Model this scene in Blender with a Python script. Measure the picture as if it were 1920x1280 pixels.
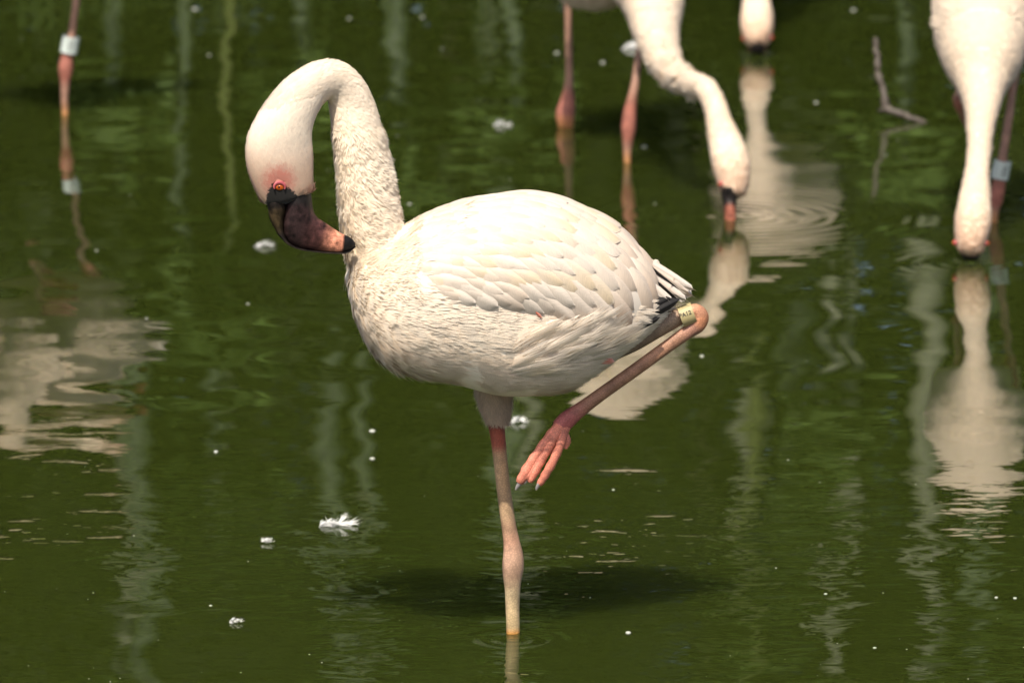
import bpy, math, random
import numpy as np
from mathutils import Vector, Matrix
from mathutils.bvhtree import BVHTree
R = math.radians
rng = np.random.default_rng(7)
random.seed(7)
for o in list(bpy.data.objects): bpy.data.objects.remove(o)
scene = bpy.context.scene
COL = scene.collection

# ------------------------------------------------------------------ camera
PITCH, LENS, CAM = R(10.5), 230.0, np.array([0.0, -7.54, 1.759])
cd = bpy.data.cameras.new('camera'); co = bpy.data.objects.new('camera', cd); COL.objects.link(co)
cd.lens = LENS; cd.sensor_width = 36; cd.clip_start = .1; cd.clip_end = 1000
co.location = CAM; co.rotation_euler = (R(90) - PITCH, 0, 0)
cd.dof.use_dof = True; cd.dof.focus_distance = 7.62; cd.dof.aperture_fstop = 11
scene.camera = co
scene.render.resolution_x, scene.render.resolution_y = 1024, 682

# ------------------------------------------------------------------ sky and sun
SUN_EL, SUN_AZ = R(56.5), R(-12)          # behind the camera, a little to the left
w = bpy.data.worlds.new('World'); scene.world = w; w.use_nodes = True
nt = w.node_tree; bg = nt.nodes['Background']
sky = nt.nodes.new('ShaderNodeTexSky'); sky.sky_type = 'NISHITA'; sky.sun_disc = False; sky.air_density = .7; sky.dust_density = 4.0; sky.ozone_density = .5
sky.sun_elevation = SUN_EL; sky.sun_rotation = R(180) - SUN_AZ
nt.links.new(sky.outputs[0], bg.inputs[0]); bg.inputs[1].default_value = .14
sd = bpy.data.lights.new('sun', 'SUN'); so = bpy.data.objects.new('sun', sd); COL.objects.link(so)
sd.energy = 4.7; sd.angle = R(.5); sd.color = (1, .925, .80)
sdir = Vector((math.sin(SUN_AZ) * math.cos(SUN_EL), -math.cos(SUN_AZ) * math.cos(SUN_EL), math.sin(SUN_EL)))
so.rotation_euler = sdir.to_track_quat('Z', 'Y').to_euler(); so.location = (-2, -6, 12)
vs = scene.view_settings
vs.view_transform = 'Standard'; vs.look = 'None'; vs.gamma = 1; vs.exposure = 0.35

# ------------------------------------------------------------------ measuring helpers
FPX = 1920 * LENS / 36
_f = np.array([0, math.cos(PITCH), -math.sin(PITCH)]); _u = np.array([0, math.sin(PITCH), math.cos(PITCH)])
def ray(px, py): return _f + np.array([1., 0, 0]) * (px - 960) / FPX + _u * (640 - py) / FPX
def at(px, py, Y=0.0):
    d = ray(px, py); return CAM + d * ((Y - CAM[1]) / d[1])
def onwater(px, py, z=0.0):
    d = ray(px, py); return CAM + d * ((z - CAM[2]) / d[2])
def profile(P, Y0=0.0):                  # profile coordinates of points, measured in the bird's own middle plane
    P = np.asarray(P, float).reshape(-1, 3) - CAM
    P = P.copy(); P[:, 1] = Y0 - CAM[1]
    dz = P @ _f
    return 960 + FPX * P[:, 0] / dz, 640 - FPX * (P @ _u) / dz
S = 1 / 1600.0

def spline(c, n):
    c = np.asarray(c, float); k = len(c)
    c = np.vstack([2 * c[0] - c[1], c, 2 * c[-1] - c[-2]])
    out = []
    for t in np.linspace(0, k - 1, n):
        i = min(int(t), k - 2); f = t - i
        p0, p1, p2, p3 = c[i], c[i + 1], c[i + 2], c[i + 3]
        out.append(.5 * (2 * p1 + (p2 - p0) * f + (2 * p0 - 5 * p1 + 4 * p2 - p3) * f ** 2 + (3 * p1 - p0 - 3 * p2 + p3) * f ** 3))
    return np.array(out)
def unit(v):
    v = np.asarray(v, float); return v / np.maximum(np.linalg.norm(v, axis=-1, keepdims=True), 1e-9)

POSE = None                              # lean of the bird's long axis away from the viewer, set while it is built
TURN, DIP = .30, .165
def posed(v):
    v = np.array(v, float).reshape(-1, 3); v[:, 1] += TURN * (v[:, 0] + .02); v[:, 2] -= TURN * (v[:, 0] + .02) * DIP; return v
def posed_dir(d):
    d = np.array(d, float).reshape(-1, 3); d[:, 1] += TURN * d[:, 0]; d[:, 2] -= TURN * d[:, 0] * DIP; return d
def posed_nrm(n_):                       # normals follow the inverse transpose
    n_ = np.array(n_, float).reshape(-1, 3); n_[:, 0] += -TURN * n_[:, 1] + TURN * DIP * n_[:, 2]; return unit(n_)
class MB:
    def __init__(s): s.v = []; s.f = []; s.c = []
    def add(s, v, f, c=None):
        o = len(s.v); s.v += [tuple(x) for x in v]; s.f += [tuple(i + o for i in q) for q in f]
        if c is not None: s.c += [tuple(x) for x in c]
    def loft(s, P, ra, rb, side=(0, 1, 0), seg=24, tan=None, col=None, power=1.0):
        P = np.asarray(P, float); n = len(P)
        ra = np.broadcast_to(np.asarray(ra, float), (n,)); rb = np.broadcast_to(np.asarray(rb, float), (n,))
        T = unit(np.gradient(P, axis=0)) if tan is None else np.tile(unit(tan), (n, 1))
        sd_ = np.asarray(side, float)
        B = unit(sd_[None] - (T @ sd_)[:, None] * T); N = np.cross(T, B)
        a = np.linspace(0, 2 * math.pi, seg, endpoint=False)
        ca = np.sign(np.cos(a)) * np.abs(np.cos(a)) ** power; sa = np.sign(np.sin(a)) * np.abs(np.sin(a)) ** power
        v = P[:, None] + N[:, None] * (ra[:, None] * ca)[..., None] + B[:, None] * (rb[:, None] * sa)[..., None]
        v = v.reshape(-1, 3); f = []
        for i in range(n - 1):
            for j in range(seg):
                k = (j + 1) % seg
                f.append((i * seg + j, i * seg + k, (i + 1) * seg + k, (i + 1) * seg + j))
        v = np.vstack([v, P[0] - T[0] * min(ra[0], rb[0]) * .4, P[-1] + T[-1] * min(ra[-1], rb[-1]) * .4]); a0, a1 = n * seg, n * seg + 1
        for j in range(seg):
            k = (j + 1) % seg
            f.append((a0, k, j)); f.append((a1, (n - 1) * seg + j, (n - 1) * seg + k))
        c = None
        if col is not None:
            col = np.asarray(col, float)
            c = np.vstack([np.repeat(col, seg, 0), col[:1], col[-1:]])
        s.add(v, f, c)
    def blob(s, c, r, nu=14, nv=9, col=None, M=None):
        v = []; f = []
        for i in range(nv + 1):
            th = math.pi * i / nv
            for j in range(nu):
                ph = 2 * math.pi * j / nu
                p = np.array([math.sin(th) * math.cos(ph), math.sin(th) * math.sin(ph), math.cos(th)]) * r
                if M is not None: p = np.array(M @ Vector(p))
                v.append(np.asarray(c) + p)
        for i in range(nv):
            for j in range(nu):
                k = (j + 1) % nu; f.append((i * nu + j, (i + 1) * nu + j, (i + 1) * nu + k, i * nu + k))
        s.add(v, f, None if col is None else [col] * len(v))
    def build(s, name, mat, parent=None, smooth=True, kind=None):
        return mesh_obj(name, s.v, s.f, mat, parent, smooth, s.c if s.c else None, kind)

def mesh_obj(name, v, f, mat, parent=None, smooth=True, col=None, kind=None, uv=None, nrm=None):
    if POSE and parent is not None:
        v = posed(v); nrm = None if nrm is None else posed_nrm(nrm)
    me = bpy.data.meshes.new(name)
    me.from_pydata([tuple(map(float, x)) for x in v], [], [tuple(map(int, x)) for x in f])
    if smooth: me.polygons.foreach_set('use_smooth', [True] * len(me.polygons))
    if col is not None:
        a = me.color_attributes.new('Col', 'FLOAT_COLOR', 'POINT')
        c = np.ones((len(me.vertices), 4), 'f'); c[:, :3] = np.asarray(col)[:, :3]
        a.data.foreach_set('color', c.ravel())
    if uv is not None:
        l = me.uv_layers.new(name='UVMap'); li = np.empty(len(me.loops), 'i'); me.loops.foreach_get('vertex_index', li)
        l.data.foreach_set('uv', np.asarray(uv, 'f')[li].ravel())
    me.materials.append(mat); me.update()
    if nrm is not None: me.normals_split_custom_set_from_vertices(np.asarray(nrm, 'f'))
    o = bpy.data.objects.new(name, me); COL.objects.link(o)
    if parent is not None: attach(o, parent)
    if kind: o['kind'] = kind
    return o
WORLD = {}
def attach(o, parent):
    o.parent = parent
    if parent.name in WORLD: o.matrix_parent_inverse = WORLD[parent.name].inverted()
def thing(name, loc, label, cat, group=None):
    o = bpy.data.objects.new(name, None); COL.objects.link(o); o.location = loc; o.empty_display_size = .05
    WORLD[o.name] = Matrix.Translation(Vector(loc)); tag(o, label, cat, group); return o
def tag(o, label, cat, group=None):
    o['label'] = label; o['category'] = cat
    if group: o['group'] = group
    return o
def remesh(mb, voxel, it=8):
    o = mesh_obj('tmp', mb.v, mb.f, bpy.data.materials[0] if bpy.data.materials else bpy.data.materials.new('t'))
    m = o.modifiers.new('r', 'REMESH'); m.mode = 'VOXEL'; m.voxel_size = voxel
    m = o.modifiers.new('s', 'SMOOTH'); m.factor = .5; m.iterations = it
    dg = bpy.context.evaluated_depsgraph_get()
    me = bpy.data.meshes.new_from_object(o.evaluated_get(dg))
    bpy.data.objects.remove(o)
    v = np.empty(len(me.vertices) * 3, 'f'); me.vertices.foreach_get('co', v); v = v.reshape(-1, 3).astype(float)
    n = np.empty(len(me.vertices) * 3, 'f'); me.vertices.foreach_get('normal', n); n = n.reshape(-1, 3).astype(float)
    f = [tuple(p.vertices) for p in me.polygons]
    me.calc_loop_triangles(); t = np.empty(len(me.loop_triangles) * 3, 'i'); me.loop_triangles.foreach_get('vertices', t)
    bpy.data.meshes.remove(me)
    return v, n, f, t.reshape(-1, 3)

# ------------------------------------------------------------------ materials
def newmat(name):
    m = bpy.data.materials.new(name); m.use_nodes = True; t = m.node_tree
    return m, t, t.nodes['Principled BSDF'], t.nodes['Material Output']
def N(t, kind, **kw):
    n = t.nodes.new(kind)
    for k, v in kw.items(): setattr(n, k, v)
    return n
def L(t, a, b): t.links.new(a, b)
def math_node(t, op, a, b=None, c=None):
    n = N(t, 'ShaderNodeMath', operation=op)
    for i, x in enumerate((a, b, c)):
        if x is None: continue
        if isinstance(x, (int, float)): n.inputs[i].default_value = x
        else: L(t, x, n.inputs[i])
    return n.outputs[0]

def feather_mat(name, translucent=.3, barbs=True, colour=None, rough=.75):
    m, t, p, out = newmat(name)
    p.inputs['Roughness'].default_value = rough; p.inputs['Specular IOR Level'].default_value = .25
    p.inputs['Sheen Weight'].default_value = .12
    if colour is None:
        a = N(t, 'ShaderNodeVertexColor', layer_name='Col'); base = a.outputs[0]
    else:
        a = N(t, 'ShaderNodeRGB'); a.outputs[0].default_value = (*colour, 1); base = a.outputs[0]
    if barbs:
        uv = N(t, 'ShaderNodeUVMap'); mp = N(t, 'ShaderNodeMapping'); mp.inputs['Scale'].default_value = (3, 26, 1); mp.inputs['Rotation'].default_value = (0, 0, R(0))
        sx = N(t, 'ShaderNodeSeparateXYZ'); L(t, uv.outputs[0], sx.inputs[0])
        au = math_node(t, 'ABSOLUTE', math_node(t, 'SUBTRACT', sx.outputs[0], .5))
        sl = math_node(t, 'SUBTRACT', sx.outputs[1], math_node(t, 'MULTIPLY', au, .55))
        cx = N(t, 'ShaderNodeCombineXYZ'); L(t, au, cx.inputs[0]); L(t, sl, cx.inputs[1]); L(t, cx.outputs[0], mp.inputs[0])
        oi = N(t, 'ShaderNodeObjectInfo'); L(t, oi.outputs['Random'], cx.inputs[2])
        no = N(t, 'ShaderNodeTexNoise'); no.inputs['Scale'].default_value = 1.6; no.inputs['Detail'].default_value = 3; L(t, mp.outputs[0], no.inputs[0])
        b = N(t, 'ShaderNodeBump'); b.inputs['Strength'].default_value = .25; b.inputs['Distance'].default_value = .0015; L(t, no.outputs[0], b.inputs['Height'])
        L(t, b.outputs[0], p.inputs['Normal'])
        mx = N(t, 'ShaderNodeMix', data_type='RGBA', blend_type='MULTIPLY'); mx.inputs[0].default_value = 1
        mr = N(t, 'ShaderNodeMapRange'); mr.inputs[1].default_value = .3; mr.inputs[2].default_value = .7; mr.inputs[3].default_value = .9; mr.inputs[4].default_value = 1.06; L(t, no.outputs[0], mr.inputs[0])
        L(t, base, mx.inputs[6]); L(t, mr.outputs[0], mx.inputs[7]); base = mx.outputs[2]
    L(t, base, p.inputs['Base Color'])
    if translucent:
        tr = N(t, 'ShaderNodeBsdfTranslucent'); L(t, base, tr.inputs[0])
        ms = N(t, 'ShaderNodeMixShader'); ms.inputs[0].default_value = translucent
        L(t, p.outputs[0], ms.inputs[1]); L(t, tr.outputs[0], ms.inputs[2]); L(t, ms.outputs[0], out.inputs[0])
    return m
def skin_mat(name, rough=.55, scale=330, strength=.6, nscale=60, lo=.68, hi=1.25, spec=.4):
    m, t, p, out = newmat(name)
    a = N(t, 'ShaderNodeVertexColor', layer_name='Col')
    tc = N(t, 'ShaderNodeTexCoord')
    vo = N(t, 'ShaderNodeTexVoronoi'); vo.inputs['Scale'].default_value = scale; L(t, tc.outputs['Object'], vo.inputs[0])
    no = N(t, 'ShaderNodeTexNoise'); no.inputs['Scale'].default_value = nscale; no.inputs['Detail'].default_value = 5; L(t, tc.outputs['Object'], no.inputs[0])
    mr = N(t, 'ShaderNodeMapRange'); mr.inputs[1].default_value = .3; mr.inputs[2].default_value = .7; mr.inputs[3].default_value = lo; mr.inputs[4].default_value = hi; L(t, no.outputs[0], mr.inputs[0])
    mx = N(t, 'ShaderNodeMix', data_type='RGBA', blend_type='MULTIPLY'); mx.inputs[0].default_value = 1
    mx2 = N(t, 'ShaderNodeMix', data_type='RGBA', blend_type='MULTIPLY'); mx2.inputs[0].default_value = 1
    vo.feature = 'DISTANCE_TO_EDGE'; mv = N(t, 'ShaderNodeMapRange'); mv.inputs[1].default_value = .0; mv.inputs[2].default_value = .18; mv.inputs[3].default_value = .72; mv.inputs[4].default_value = 1.05; L(t, vo.outputs[0], mv.inputs[0])
    L(t, a.outputs[0], mx.inputs[6]); L(t, mr.outputs[0], mx.inputs[7]); L(t, mx.outputs[2], mx2.inputs[6]); L(t, mv.outputs[0], mx2.inputs[7]); L(t, mx2.outputs[2], p.inputs['Base Color'])
    b = N(t, 'ShaderNodeBump'); b.inputs['Strength'].default_value = strength; b.inputs['Distance'].default_value = .001; L(t, mv.outputs[0], b.inputs['Height']); L(t, b.outputs[0], p.inputs['Normal'])
    p.inputs['Roughness'].default_value = rough; p.inputs['Specular IOR Level'].default_value = spec
    return m
def plain(name, c, rough=.6, **kw):
    m, t, p, out = newmat(name); p.inputs['Base Color'].default_value = (*c, 1); p.inputs['Roughness'].default_value = rough
    tc = N(t, 'ShaderNodeTexCoord'); no = N(t, 'ShaderNodeTexNoise'); no.inputs['Scale'].default_value = kw.get('scale', 40); no.inputs['Detail'].default_value = 4
    L(t, tc.outputs['Object'], no.inputs[0])
    mr = N(t, 'ShaderNodeMapRange'); mr.inputs[3].default_value = kw.get('lo', .8); mr.inputs[4].default_value = kw.get('hi', 1.2); L(t, no.outputs[0], mr.inputs[0])
    mx = N(t, 'ShaderNodeMix', data_type='RGBA', blend_type='MULTIPLY'); mx.inputs[0].default_value = 1; mx.inputs[6].default_value = (*c, 1)
    L(t, mr.outputs[0], mx.inputs[7]); L(t, mx.outputs[2], p.inputs['Base Color'])
    return m

M_down = feather_mat('plumage', .36)
M_body = feather_mat('body_feathers', 0, barbs=False)
M_quill = feather_mat('large_feathers', .18, rough=.6)
M_skin = skin_mat('leg_skin')
M_bill = skin_mat('bill_horn', .5, 420, .12, nscale=130, lo=.2, hi=1.9, spec=.22)
M_claw = plain('claw', (.22, .2, .19), .4)
M_eye = plain('iris', (.42, .085, .01), .08, scale=300, lo=.6, hi=1.3)
M_pupil = plain('pupil', (.004, .004, .004), .1)
M_lid = plain('eyelid', (.36, .075, .085), .5, scale=200)
M_band = plain('leg_band', (.5, .56, .52), .45)
M_bandc = plain('cream_band', (.36, .30, .15), .45)
M_ink = plain('ink', (.01, .012, .012), .6)
M_wood = plain('wet_bark', (.07, .055, .042), .6, scale=90, lo=.5, hi=1.5)

# ------------------------------------------------------------------ setting: ground, water
def gz(x, y):
    d = np.maximum(np.maximum(y - 8.3 - .5 * np.sin(x * .7), -6.4 - y), np.abs(x) - 9.5 - .6 * np.sin(y * .6))
    z = -.13 + .55 * np.clip((d + .6) / 1.8, 0, 1) ** 1.3 + .05 * np.clip(d, 0, 40)
    return z
gx = np.concatenate([np.linspace(-260, -24, 14), np.linspace(-20, 20, 81), np.linspace(24, 260, 14)])
gy = np.concatenate([np.linspace(-200, -18, 12), np.linspace(-14, 24, 96), np.linspace(28, 320, 18)])
XX, YY = np.meshgrid(gx, gy); ZZ = gz(XX, YY)
nx, ny = len(gx), len(gy)
gf = [(j * nx + i, j * nx + i + 1, (j + 1) * nx + i + 1, (j + 1) * nx + i) for j in range(ny - 1) for i in range(nx - 1)]
m, t, p, out = newmat('muddy_ground')
tc = N(t, 'ShaderNodeTexCoord'); no = N(t, 'ShaderNodeTexNoise'); no.inputs['Scale'].default_value = 1.7; no.inputs['Detail'].default_value = 8; L(t, tc.outputs['Object'], no.inputs[0])
cr = N(t, 'ShaderNodeValToRGB'); cr.color_ramp.elements[0].position = .38; cr.color_ramp.elements[0].color = (.05, .045, .025, 1); cr.color_ramp.elements[1].position = .62; cr.color_ramp.elements[1].color = (.04, .06, .02, 1)
L(t, no.outputs[0], cr.inputs[0]); L(t, cr.outputs[0], p.inputs['Base Color']); p.inputs['Roughness'].default_value = .95
b = N(t, 'ShaderNodeBump'); b.inputs['Distance'].default_value = .05; L(t, no.outputs[0], b.inputs['Height']); L(t, b.outputs[0], p.inputs['Normal'])
g = mesh_obj('ground', np.stack([XX, YY, ZZ], -1).reshape(-1, 3), gf, m); g['kind'] = 'structure'

RINGS = [(961, 1199, .022, .00016, .045), (961, 1199, .04, .00006, .16), (1370, 405, .034, .00022, .20), (1822, 495, .03, .00012, .12), (1418, 105, .035, .0001, .12),
         (122, 215, .04, .00005, .12), (1177, 305, .04, .00006, .10)]
m, t, p, out = newmat('pond_water')
p.inputs['Base Color'].default_value = (.0200, .0282, .0040, 1); p.inputs['Roughness'].default_value = .0; p.inputs['IOR'].default_value = 1.333
p.subsurface_method = 'BURLEY'; p.inputs['Subsurface Weight'].default_value = 1.0; p.inputs['Subsurface Radius'].default_value = (1, 1, 1); p.inputs['Subsurface Scale'].default_value = .18
ge = N(t, 'ShaderNodeNewGeometry'); pos = ge.outputs['Position']
sep = N(t, 'ShaderNodeSeparateXYZ'); L(t, pos, sep.inputs[0])
def noise(scale, rot, size, detail=2.0, dist=0.0):
    mp = N(t, 'ShaderNodeMapping'); mp.inputs['Scale'].default_value = scale; mp.inputs['Rotation'].default_value = (0, 0, rot); L(t, pos, mp.inputs[0])
    n = N(t, 'ShaderNodeTexNoise'); n.inputs['Scale'].default_value = size; n.inputs['Detail'].default_value = detail; n.inputs['Distortion'].default_value = dist; L(t, mp.outputs[0], n.inputs[0])
    return n.outputs[0]
swell = math_node(t, 'MULTIPLY', noise((1, 1, 1), .3, 4.2, 1.0), .0028)
mid = noise((.55, 1, 1), -.45, 15, 1.5, .6)
fine = noise((.5, 1, 1), -.6, 36, 2.0, .6)
msk = N(t, 'ShaderNodeMapRange'); msk.interpolation_type = 'SMOOTHSTEP'; msk.inputs[1].default_value = .42; msk.inputs[2].default_value = .66; msk.inputs[3].default_value = .04; msk.inputs[4].default_value = 1.0
L(t, noise((1, .5, 1), .2, 1.6, 2.0), msk.inputs[0])
near = N(t, 'ShaderNodeMapRange'); near.interpolation_type = 'SMOOTHSTEP'; near.inputs[1].default_value = 1.2; near.inputs[2].default_value = -.2; near.inputs[3].default_value = .10; near.inputs[4].default_value = 1.0
L(t, sep.outputs[1], near.inputs[0])
rough_mask = math_node(t, 'MULTIPLY', msk.outputs[0], near.outputs[0])
vm0 = N(t, 'ShaderNodeVectorMath', operation='DISTANCE'); L(t, pos, vm0.inputs[0]); vm0.inputs[1].default_value = tuple(onwater(1180, 1050))
stir = math_node(t, 'EXPONENT', math_node(t, 'MULTIPLY', math_node(t, 'POWER', math_node(t, 'MULTIPLY', vm0.outputs['Value'], 1 / .42), 2.0), -1.0))
rough_mask = math_node(t, 'ADD', rough_mask, math_node(t, 'MULTIPLY', stir, .8))
h = math_node(t, 'ADD', swell, math_node(t, 'MULTIPLY', math_node(t, 'MULTIPLY', mid, .0024), rough_mask))
h = math_node(t, 'ADD', h, math_node(t, 'MULTIPLY', math_node(t, 'MULTIPLY', fine, .0011), rough_mask))
for (px, py, lam, amp, rad) in RINGS:
    c = onwater(px, py)
    vm = N(t, 'ShaderNodeVectorMath', operation='DISTANCE'); L(t, pos, vm.inputs[0]); vm.inputs[1].default_value = tuple(c)
    r = vm.outputs['Value']
    s_ = math_node(t, 'SINE', math_node(t, 'MULTIPLY', r, 2 * math.pi / lam))
    e_ = math_node(t, 'EXPONENT', math_node(t, 'MULTIPLY', r, -1 / rad))
    h = math_node(t, 'ADD', h, math_node(t, 'MULTIPLY', math_node(t, 'MULTIPLY', s_, e_), amp))
b = N(t, 'ShaderNodeBump'); b.inputs['Strength'].default_value = 1; b.inputs['Distance'].default_value = 1; L(t, h, b.inputs['Height']); L(t, b.outputs[0], p.inputs['Normal'])
wx = np.linspace(-12, 12, 13); wy = np.linspace(-8, 11, 11)
WX, WY = np.meshgrid(wx, wy)
wa = mesh_obj('water', np.stack([WX, WY, 0 * WX], -1).reshape(-1, 3), [(j * 13 + i, j * 13 + i + 1, (j + 1) * 13 + i + 1, (j + 1) * 13 + i) for j in range(10) for i in range(12)], m); wa['kind'] = 'structure'

# ------------------------------------------------------------------ plumage
FV = np.array([0, .3, .6, .85, 1.0]); FW = np.array([.45, .95, 1.0, .72, .14])
def cards(P, Nn, D, Ln, Wd, lift, cbase, ctip, camber=.22, droop=None):
    n = len(P); Nn = unit(Nn); D = unit(D - (D * Nn).sum(1)[:, None] * Nn); B = np.cross(Nn, D)
    V = np.zeros((n, 15, 3)); C = np.zeros((n, 15, 3)); U = np.zeros((n, 15, 2))
    for i in range(5):
        for j, s in enumerate((-1, 0, 1)):
            k = i * 3 + j; v = FV[i]; ww = FW[i] * s * .5
            vv = v - (.10 if (s and i == 4) else 0)
            up = lift * (v ** 1.5) * Ln - .0012 - abs(s) * camber * Wd * FW[i] * .5
            V[:, k] = P + D * (Ln * vv)[:, None] + B * (Wd * ww)[:, None] + Nn * up[:, None]
            fr = np.clip(v * 1.15, 0, 1)
            C[:, k] = cbase * (1 - fr) + ctip * fr
            U[:, k] = (.5 + .5 * s, v)
    q = [(i * 3 + j, i * 3 + j + 1, i * 3 + j + 4, i * 3 + j + 3) for i in range(4) for j in range(2)]
    F = (np.arange(n)[:, None, None] * 15 + np.array(q)[None]).reshape(-1, 4)
    return V.reshape(-1, 3), F, C.reshape(-1, 3), U.reshape(-1, 2)
def tufts(P, Nn, D, Ln, Wd, lift, cbase, ctip, nb, r, blade=.5, wave=.1, soft=.75, sink=.06, rake=.1):
    """soft feathers: each a fan of nb tapering barbs lying along D"""
    n = len(P); Nn = unit(Nn); D = unit(D - (D * Nn).sum(1)[:, None] * Nn); B = np.cross(Nn, D)
    vs_ = np.array([0, .38, .74, 1.0]); bw = np.array([.75, 1.0, .72, .0])
    V = np.zeros((n, nb, 4, 2, 3)); C = np.zeros((n, nb, 4, 2, 3)); NN = np.zeros((n, nb, 4, 2, 3)); U = np.zeros((n, nb, 4, 2, 2))
    for b_ in range(nb):
        s0 = -1 + 2 * b_ / max(1, nb - 1) if nb > 1 else 0
        s_ = s0 + r.normal(0, .12, n); lf = (1 - .28 * s_ ** 2) * r.uniform(.82, 1.1, n); ph = r.normal(0, wave, n); up0 = r.normal(0, .012 if nb < 9 else .005, n)
        for i in range(4):
            v = vs_[i]; lat = s_ * Wd * .5 * (.30 + .70 * math.sin(min(1, v * 1.5) * math.pi / 2)) + ph * Ln * v * v * .5
            hgt = (lift + up0) * Ln * v ** 1.4 - sink * Ln * (1 - v) ** 2 - .06 * Wd * s_ ** 2
            c = P + D * (Ln * v * lf)[:, None] + B * lat[:, None] + Nn * hgt[:, None]
            hwid = Wd / nb * blade * bw[i] * 2
            for j, q in enumerate((-.5, .5)):
                V[:, b_, i, j] = c + B * (hwid * q)[:, None]; fr = min(1, v * 1.2); C[:, b_, i, j] = cbase * (1 - fr) + ctip * fr
                NN[:, b_, i, j] = unit(Nn + B * (s_ * .25 * (1 - soft) * 4)[:, None] * .5 - D * rake); U[:, b_, i, j] = (.5 + .5 * s0, v)
    q = np.array([(2 * i, 2 * i + 2, 2 * i + 3, 2 * i + 1) for i in range(3)])
    F = (np.arange(n * nb)[:, None, None] * 8 + q[None]).reshape(-1, 4)
    return V.reshape(-1, 3), F, C.reshape(-1, 3), U.reshape(-1, 2), NN.reshape(-1, 3)
def join(parts):
    o = 0; fs = []
    for q in parts: fs.append(q[1] + o); o += len(q[0])
    return [np.vstack([q[0] for q in parts]), np.vstack(fs)] + [np.vstack([q[i] for q in parts]) for i in (2, 3, 4)]
def scatter(v, nrm, tri, n, r):
    a, b_, c = v[tri[:, 0]], v[tri[:, 1]], v[tri[:, 2]]
    ar = np.linalg.norm(np.cross(b_ - a, c - a), axis=1); k = r.choice(len(tri), n, p=ar / ar.sum())
    u1, u2 = r.random(n), r.random(n); s1 = np.sqrt(u1)
    w0, w1, w2 = 1 - s1, s1 * (1 - u2), s1 * u2
    P = w0[:, None] * a[k] + w1[:, None] * b_[k] + w2[:, None] * c[k]
    Nn = w0[:, None] * nrm[tri[k, 0]] + w1[:, None] * nrm[tri[k, 1]] + w2[:, None] * nrm[tri[k, 2]]
    return P, unit(Nn)
def flow(P, bp, bt, br):
    out = np.zeros_like(P)
    for s in range(0, len(P), 4000):
        d = np.linalg.norm(P[s:s + 4000, None] - bp[None], axis=2) / br[None]
        w_ = (1 / np.maximum(d, .05)) ** 5
        out[s:s + 4000] = unit(w_ @ bt)
    return out

# ------------------------------------------------------------------ torso shape, shared by all birds (profile columns: x, top, bottom, half width)
TORSO = [(656, 498, 548, 30), (664, 480, 582, 62), (682, 462, 628, 92), (712, 446, 668, 114), (755, 426, 693, 130), (800, 404, 706, 140), (860, 381, 719, 147), (930, 368, 738, 150),
         (985, 363, 741, 149), (1040, 370, 735, 144), (1090, 390, 714, 135), (1140, 415, 682, 120), (1190, 458, 645, 95), (1225, 500, 612, 65), (1246, 540, 588, 34)]
def torso_rings(n=70):
    T = spline(TORSO, n); P = []; A = []
    for x, a, b_, wd in T:
        pt, pb = at(x, a), at(x, b_); P.append((pt + pb) / 2); A.append(abs(pt[2] - pb[2]) / 2)
    return np.array(P), np.array(A), T[:, 3] * S

def poly_in(px, py, poly):
    inside = np.zeros(len(px), bool); n = len(poly)
    for i in range(n):
        x1, y1 = poly[i]; x2, y2 = poly[(i + 1) % n]
        c = ((y1 > py) != (y2 > py)) & (px < (x2 - x1) * (py - y1) / (y2 - y1 + 1e-9) + x1); inside ^= c
    return inside
def sm(x, a, b_):
    t_ = np.clip((x - a) / (b_ - a), 0, 1); return t_ * t_ * (3 - 2 * t_)
def mixc(a, b_, k): return a * (1 - k[:, None]) + np.asarray(b_)[None] * k[:, None]

# ------------------------------------------------------------------ main bird
bird = thing('flamingo', (float(at(961, 1197, .045)[0]), .045, -.13), 'white flamingo standing on one leg with arched neck and bill resting on its breast', 'flamingo', None)
POSE = True
NECK = [(765, 585, 82), (728, 518, 64), (703, 455, 56), (694, 400, 54), (688, 350, 52), (681, 300, 49), (672, 250, 46), (663, 207, 42), (650, 172, 37.5), (627, 151, 35), (599, 156, 36.5),
        (571, 179, 41), (551, 207, 46), (536, 240, 53), (528, 275, 60), (530, 310, 60), (537, 345, 54), (545, 372, 47)]
nk = spline(NECK, 110); HY = -.045
nP = np.array([at(a, b_, HY * float(sm(np.array(i / 109), .40, .80))) for i, (a, b_, c) in enumerate(nk)]); nA = nk[:, 2] * S
f_ = np.linspace(0, 1, 110); nB = nA * (1 - .30 * sm(f_, .66, .85))
tP, tA, tB = torso_rings()
mb = MB()
mb.loft(tP, tA, tB, tan=(1, 0, 0), seg=40, power=.92)
mb.loft(nP, nA, nB, seg=32)
for sy in (1,): mb.loft(np.array([at(x, y, .042) for x, y in ((925, 690), (925, 730), (925, 745))]), [33 * S, 27 * S, 20 * S], [.022, .018, .013])
bv, bn, bf, btri = remesh(mb, .0034)
LORE = [(503, 372), (509, 352), (517, 338), (530, 333), (541, 342), (556, 352), (566, 364), (580, 371), (595, 378), (600, 420), (500, 420)]
def prof2(P):
    px, py = profile(P); hx, hy = profile(P, HY); h_ = (px < 605) & (py < 480)
    return np.where(h_, hx, px), np.where(h_, hy, py)
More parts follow.
